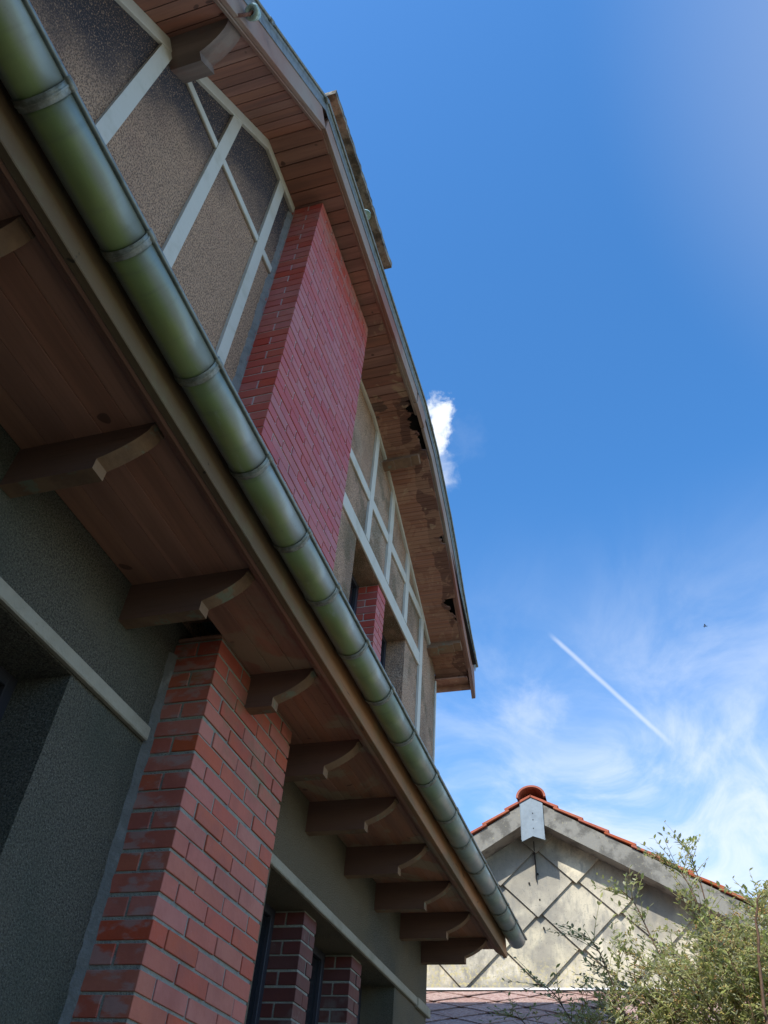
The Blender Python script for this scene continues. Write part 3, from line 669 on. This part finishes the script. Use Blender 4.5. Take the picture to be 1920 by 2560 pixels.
# roof tiles: the stepped verge row and the courses behind
for sgn in (-1, 1):
    t = MB(); st = .345; nn = int((HW + .6) / st * math.sqrt(1 + SL * SL)) + 1
    cs = 1 / math.sqrt(1 + SL * SL); u = Vector((sgn * cs, 0, -SL * cs)); nv = Vector((sgn * SL * cs, 0, cs))
    o0 = Vector((RXc, 0, 4.572))
    for k in range(nn):
        for q in range(20):
            y0 = YV - .03 + q * .30; y1 = y0 + .297
            a0 = k * st - .02; a1 = a0 + st + .045
            p = [o0 + u * a0 + nv * .002, o0 + u * a1 + nv * .026, o0 + u * a1 + nv * .062, o0 + u * a0 + nv * .030]
            jit = rng.uniform(-.003, .003)
            t.add([(a.x, y0, a.z + jit) for a in p] + [(a.x, y1, a.z + jit) for a in p], [(3, 2, 1, 0), (4, 5, 6, 7), (0, 1, 5, 4), (1, 2, 6, 5), (2, 3, 7, 6), (3, 0, 4, 7)], 0)
            if q < 19: pass
    t.build('roof_tiles', 'roof_tile', ob, bevel=.004)
rt = MB()
for q in range(16):
    y0 = YV - .07 + q * .38; R_o, R_i = .180, .155; n = 14; zc = 4.560 + .0
    if q == 0: R_o, R_i = .188, .160
    vs = []
    for (yy_, dr) in ((y0, .006), (y0 + .05, 0.0), (y0 + .40, -.008)):
        for R_ in (R_o + dr, R_i + dr): vs += [(RXc + .012 + R_ * math.cos(math.pi * i / n), yy_, zc + R_ * .82 * math.sin(math.pi * i / n)) for i in range(n + 1)]
    m_ = n + 1; fs = []
    for i in range(n):
        fs += [(i, i + 1, m_ + i + 1, m_ + i), (i, 2 * m_ + i, 2 * m_ + i + 1, i + 1), (2 * m_ + i, 4 * m_ + i, 4 * m_ + i + 1, 2 * m_ + i + 1), (m_ + i, m_ + i + 1, 3 * m_ + i + 1, 3 * m_ + i), (3 * m_ + i, 3 * m_ + i + 1, 5 * m_ + i + 1, 5 * m_ + i)]
    fs += [(0, m_, 3 * m_, 2 * m_), (n, 2 * m_ + n, 3 * m_ + n, m_ + n)]
    rt.add(vs, fs, 0, False)
rt.build('ridge_tiles', 'roof_tile', ob)
# zinc cap at the apex, folded edges, swallow-tail foot
zc_ = MB(); xl, xr = RXc - .142, RXc + .143
zc_.prism([(xl, 4.512), (xl + .003, 4.010), (xl + .145, 4.073), (xr + .012, 4.018), (xr, 4.497), (RXc, 4.588)], 'y', YV - .016, YV - .008)
zc_.box(xl - .002, xl + .004, YV - .02, YV, 4.03, 4.51); zc_.box(xr - .002, xr + .008, YV - .02, YV, 4.04, 4.49)
zo_ = zc_.build('apex_plate', 'zinc_pale', ob)
for z_ in (4.36, 4.275, 4.165):
    nl = MB(); nl.box(RXc + .01, RXc + .022, YV - .020, YV - .0155, z_, z_ + .011); nl.build('nail', 'dark', zo_)
# pent roof of pinkish diamond slates below the gable
ps = MB(); yT, zT = YG - .05, 2.412; tilt = math.radians(27); u = Vector((0, -math.cos(tilt), -math.sin(tilt))); nv = Vector((0, -math.sin(tilt), math.cos(tilt)))
for j in range(0, 9):
    for i in range(-14, 15):
        if (i + j) % 2: continue
        x = -1.5 + i * .36 + rng.uniform(-.01, .01); s0 = j * .20
        pts = [(x, s0 - .24), (x + .35, s0), (x, s0 + .24), (x - .35, s0)]
        pts = [(p[0], max(p[1], 0)) for p in pts]
        vs = []
        for (a_, s_) in pts:
            h_ = .006 + .028 * (s_ - s0 + .24) / .48 + rng.uniform(-.002, .004); q = Vector((a_, yT, zT - .01)) + u * s_ + nv * h_; vs.append(q)
        vs += [v - nv * .008 for v in vs]
        ps.add(vs, [(0, 1, 2, 3), (7, 6, 5, 4), (0, 4, 5, 1), (1, 5, 6, 2), (2, 6, 7, 3), (3, 7, 4, 0)], 0)
q0 = Vector((0, yT, zT - .012)); q1 = q0 + u * 1.85
ps.add([(-7, q0.y, q0.z), (4, q0.y, q0.z), (4, q1.y, q1.z), (-7, q1.y, q1.z)], [(0, 1, 2, 3)], 0)
ps.build('slate_pent_roof', 'pink_slate', ob)
lw2 = MB(); lw2.box(-7, 4, q1.y + .15, YG - .002, GZ, q1.z - .02); lw2.build('annex_wall', 'fillet_wall', ob)
# ---------------------------------------------------------------- shrub
sh = empty('shrub', (.45, 4.7, GZ), 'tall arching evergreen shrub with small oval leaves and pale berry clusters', 'shrub')
lf = MB(); stm = MB(); br = MB(); R = random.Random(21)
def leaf(p, d, up, L, mb=lf):
    d = d.normalized(); s_ = d.cross(up)
    if s_.length < 1e-3: s_ = d.cross(Vector((1, 0, 0)))
    s_.normalize(); n_ = s_.cross(d)
    w = L * R.uniform(.38, .52); c = L * .13
    pts = [p, p + d * L * .28 + s_ * w * .42 + n_ * c * .4, p + d * L * .62 + s_ * w * .44 + n_ * c * .45, p + d * L, p + d * L * .62 - s_ * w * .44 + n_ * c * .45, p + d * L * .28 - s_ * w * .42 + n_ * c * .4, p + d * L * .45 ]
    mb.add(pts, [(0, 1, 6), (1, 2, 6), (2, 3, 6), (3, 4, 6), (4, 5, 6), (5, 0, 6)], 0 if R.random() > .26 else 1, True)
def twig(p0, d0, L, droop, rad=.0016, depth=0, leafL=.033, berries=0.0, dens=1.0):
    n = max(4, int(L / .035)); pts = [p0]; d = d0.normalized(); p = p0.copy(); step = L / n
    bend = Vector((R.uniform(-1, 1), R.uniform(-1, 1), R.uniform(-.4, .4))) * .10
    for i in range(n):
        d = (d + bend * .35 + Vector((R.uniform(-1, 1), R.uniform(-1, 1), R.uniform(-1, 1))) * .05 + Vector((0, 0, -droop))).normalized()
        p = p + d * step; pts.append(p.copy())
    stm.tube(pts, [rad * (1 - .65 * i / n) for i in range(n + 1)], 4, 0 if rad > .003 else 1)
    for i in range(1, n + 1):
        if R.random() > .95 * dens: continue
        q = pts[i]; t = (pts[i] - pts[i - 1]).normalized()
        side = t.cross(Vector((0, 0, 1)));
        if side.length < .05: side = Vector((1, 0, 0))
        side.normalize()
        for sg in ((1, -1) if R.random() < .55 else ((1,) if i % 2 else (-1,))):
            dd = t * .55 + side * sg * R.uniform(.5, .9) + Vector((R.uniform(-.3, .3), R.uniform(-.3, .3), R.uniform(-.25, .45)))
            leaf(q, dd, Vector((R.uniform(-.4, .4), R.uniform(-.6, .2), 1)), leafL * R.uniform(.65, 1.15))
        if R.random() < berries:
            for _ in range(R.randint(3, 6)):
                c = q + Vector((R.uniform(-1, 1), R.uniform(-1, 1), R.uniform(-.2, 1))) * .014; r_ = R.uniform(.0032, .005)
                br.add([c + Vector(v) * r_ for v in ((1, 0, 0), (-1, 0, 0), (0, 1, 0), (0, -1, 0), (0, 0, 1.1), (0, 0, -1))], [(0, 2, 4), (2, 1, 4), (1, 3, 4), (3, 0, 4), (2, 0, 5), (1, 2, 5), (3, 1, 5), (0, 3, 5)], 0, True)
    return pts
def cane(base, tip, bow, rad, side_n, sl=(.15, .5), dens=1.0, berries=.12, start=.3, bias=None):
    base, tip = Vector(base), Vector(tip); n = 22; pts = []
    for i in range(n + 1):
        t = i / n; p = base.lerp(tip, t); p.z = base.z + (tip.z - base.z) * (1 - (1 - t) ** 1.7); p += Vector(bow) * math.sin(math.pi * t) + Vector((R.uniform(-1, 1), R.uniform(-1, 1), 0)) * .006; pts.append(p)
    stm.tube(pts, [rad * (1 - .8 * i / n) + .0008 for i in range(n + 1)], 6, 0)
    for k in range(side_n):
        t = R.uniform(start, 1) ** .8; i = min(n - 1, int(t * n)); p = pts[i].lerp(pts[i + 1], R.random()); d = (pts[i + 1] - pts[i]).normalized()
        ang = R.uniform(0, 2 * math.pi); o_ = Vector((math.cos(ang), math.sin(ang), R.uniform(-.1, .5)))
        if bias: o_ += Vector(bias)
        L = R.uniform(*sl) * (1.15 - .6 * t)
        q = twig(p, d * .6 + o_, L, .02, rad=.0022, berries=berries, dens=dens)
        if L > .22:
            for _ in range(int(L / .07)):
                j = R.randint(2, len(q) - 1); twig(q[j], Vector((R.uniform(-1, 1), R.uniform(-1, 1), R.uniform(-.3, .8))) + (q[j] - q[j - 1]).normalized(), R.uniform(.06, .18), .02, rad=.0014, berries=berries * 1.5, dens=dens)
    twig(pts[-1], pts[-1] - pts[-2], .15, .03, rad=.0016, dens=dens)
# main canes: leaders that reach the sky, and a dense lower mass
def top(x):            # height of the leafy mass over the width of the shrub
    return .98 + .30 * max(0, min(1, (x + .75) / .9)) + .10 * max(0, min(1, (x - .1) / .5))
cane((.5, 4.7, GZ), (.10, 4.55, 1.66), (.05, 0, 0), .011, 44, (.12, .34), start=.62, bias=(-.1, 0, .3))
cane((.55, 4.9, GZ), (.20, 4.7, 1.80), (-.03, 0, 0), .008, 16, (.10, .24), start=.72, dens=.85, bias=(.3, 0, .5))
cane((.5, 4.7, GZ), (-.16, 4.5, 1.50), (-.05, 0, .05), .008, 30, (.12, .34), start=.62, bias=(-.4, 0, .1))
cane((.4, 4.6, GZ), (-.36, 4.4, 1.26), (-.1, 0, .05), .007, 30, (.12, .36), start=.6, bias=(-.5, 0, .1))
cane((.4, 4.6, GZ), (-.62, 4.4, 1.05), (-.1, 0, .08), .006, 16, (.10, .32), start=.6, bias=(-.5, 0, 0))
cane((.6, 4.8, GZ), (.50, 4.6, 1.46), (0, 0, 0), .010, 40, (.14, .36), start=.6)
cane((.7, 4.8, GZ), (.80, 4.7, 1.52), (0, 0, 0), .010, 40, (.14, .36), start=.6)
cane((.34, 4.2, GZ), (.44, 3.9, 1.27), (-.06, -.05, 0), .014, 16, (.12, .32), start=.7)
for k in range(86):
    bx = -.42 + 1.62 * ((k + R.random()) / 86) ** .8; yy_ = 4.5 + R.uniform(-.5, .55)
    cane((.45 + bx * .3, 4.7 + R.uniform(-.4, .4), GZ), (bx, yy_, (top(bx) - R.uniform(.0, .34)) * yy_ / 4.5), (R.uniform(-.1, .1), 0, 0), .007, 30, (.12, .38), start=.60, berries=.24)
for k in range(4):
    cane((.1, 4.6, GZ), (R.uniform(-.8, -.4), 4.4 + R.uniform(-.3, .3), R.uniform(.80, 1.0)), (-.1, 0, .1), .006, 20, (.10, .30), start=.62, dens=.9)
lf.build('foliage', ['leaf', 'leaf_back'], sh); stm.build('stems', ['stem', 'twig'], sh); br.build('berries', 'berry', sh)
# ---------------------------------------------------------------- bird, a dark speck high in the sky
bd_ = MB(); c = Vector((0.1037, 0.8207, 0.5619)) * 95
bd_.tube([c + Vector((-.22, .05, .03)), c + Vector((-.1, .02, .02)), c, c + Vector((.14, -.02, -.04)), c + Vector((.24, -.03, -.06))], [.01, .05, .06, .045, .015], 8)
for sg in (-1, 1): bd_.add([c + Vector((-.05, 0, .03)), c + Vector((.06, 0, .02)), c + Vector((.02, sg * .22, .10)), c + Vector((-.12, sg * .42, .02)), c + Vector((-.06, 0, .045)), c + Vector((.0, sg * .22, .115))], [(0, 1, 2, 3), (4, 5, 3), (1, 5, 2), (4, 3, 0), (4, 1, 5), (5, 3, 2)], 0)
bo = bd_.build('bird', 'bird', origin=tuple(c)); bo['label'] = 'tiny dark bird flying in the blue sky right of the vapour trail'; bo['category'] = 'bird'
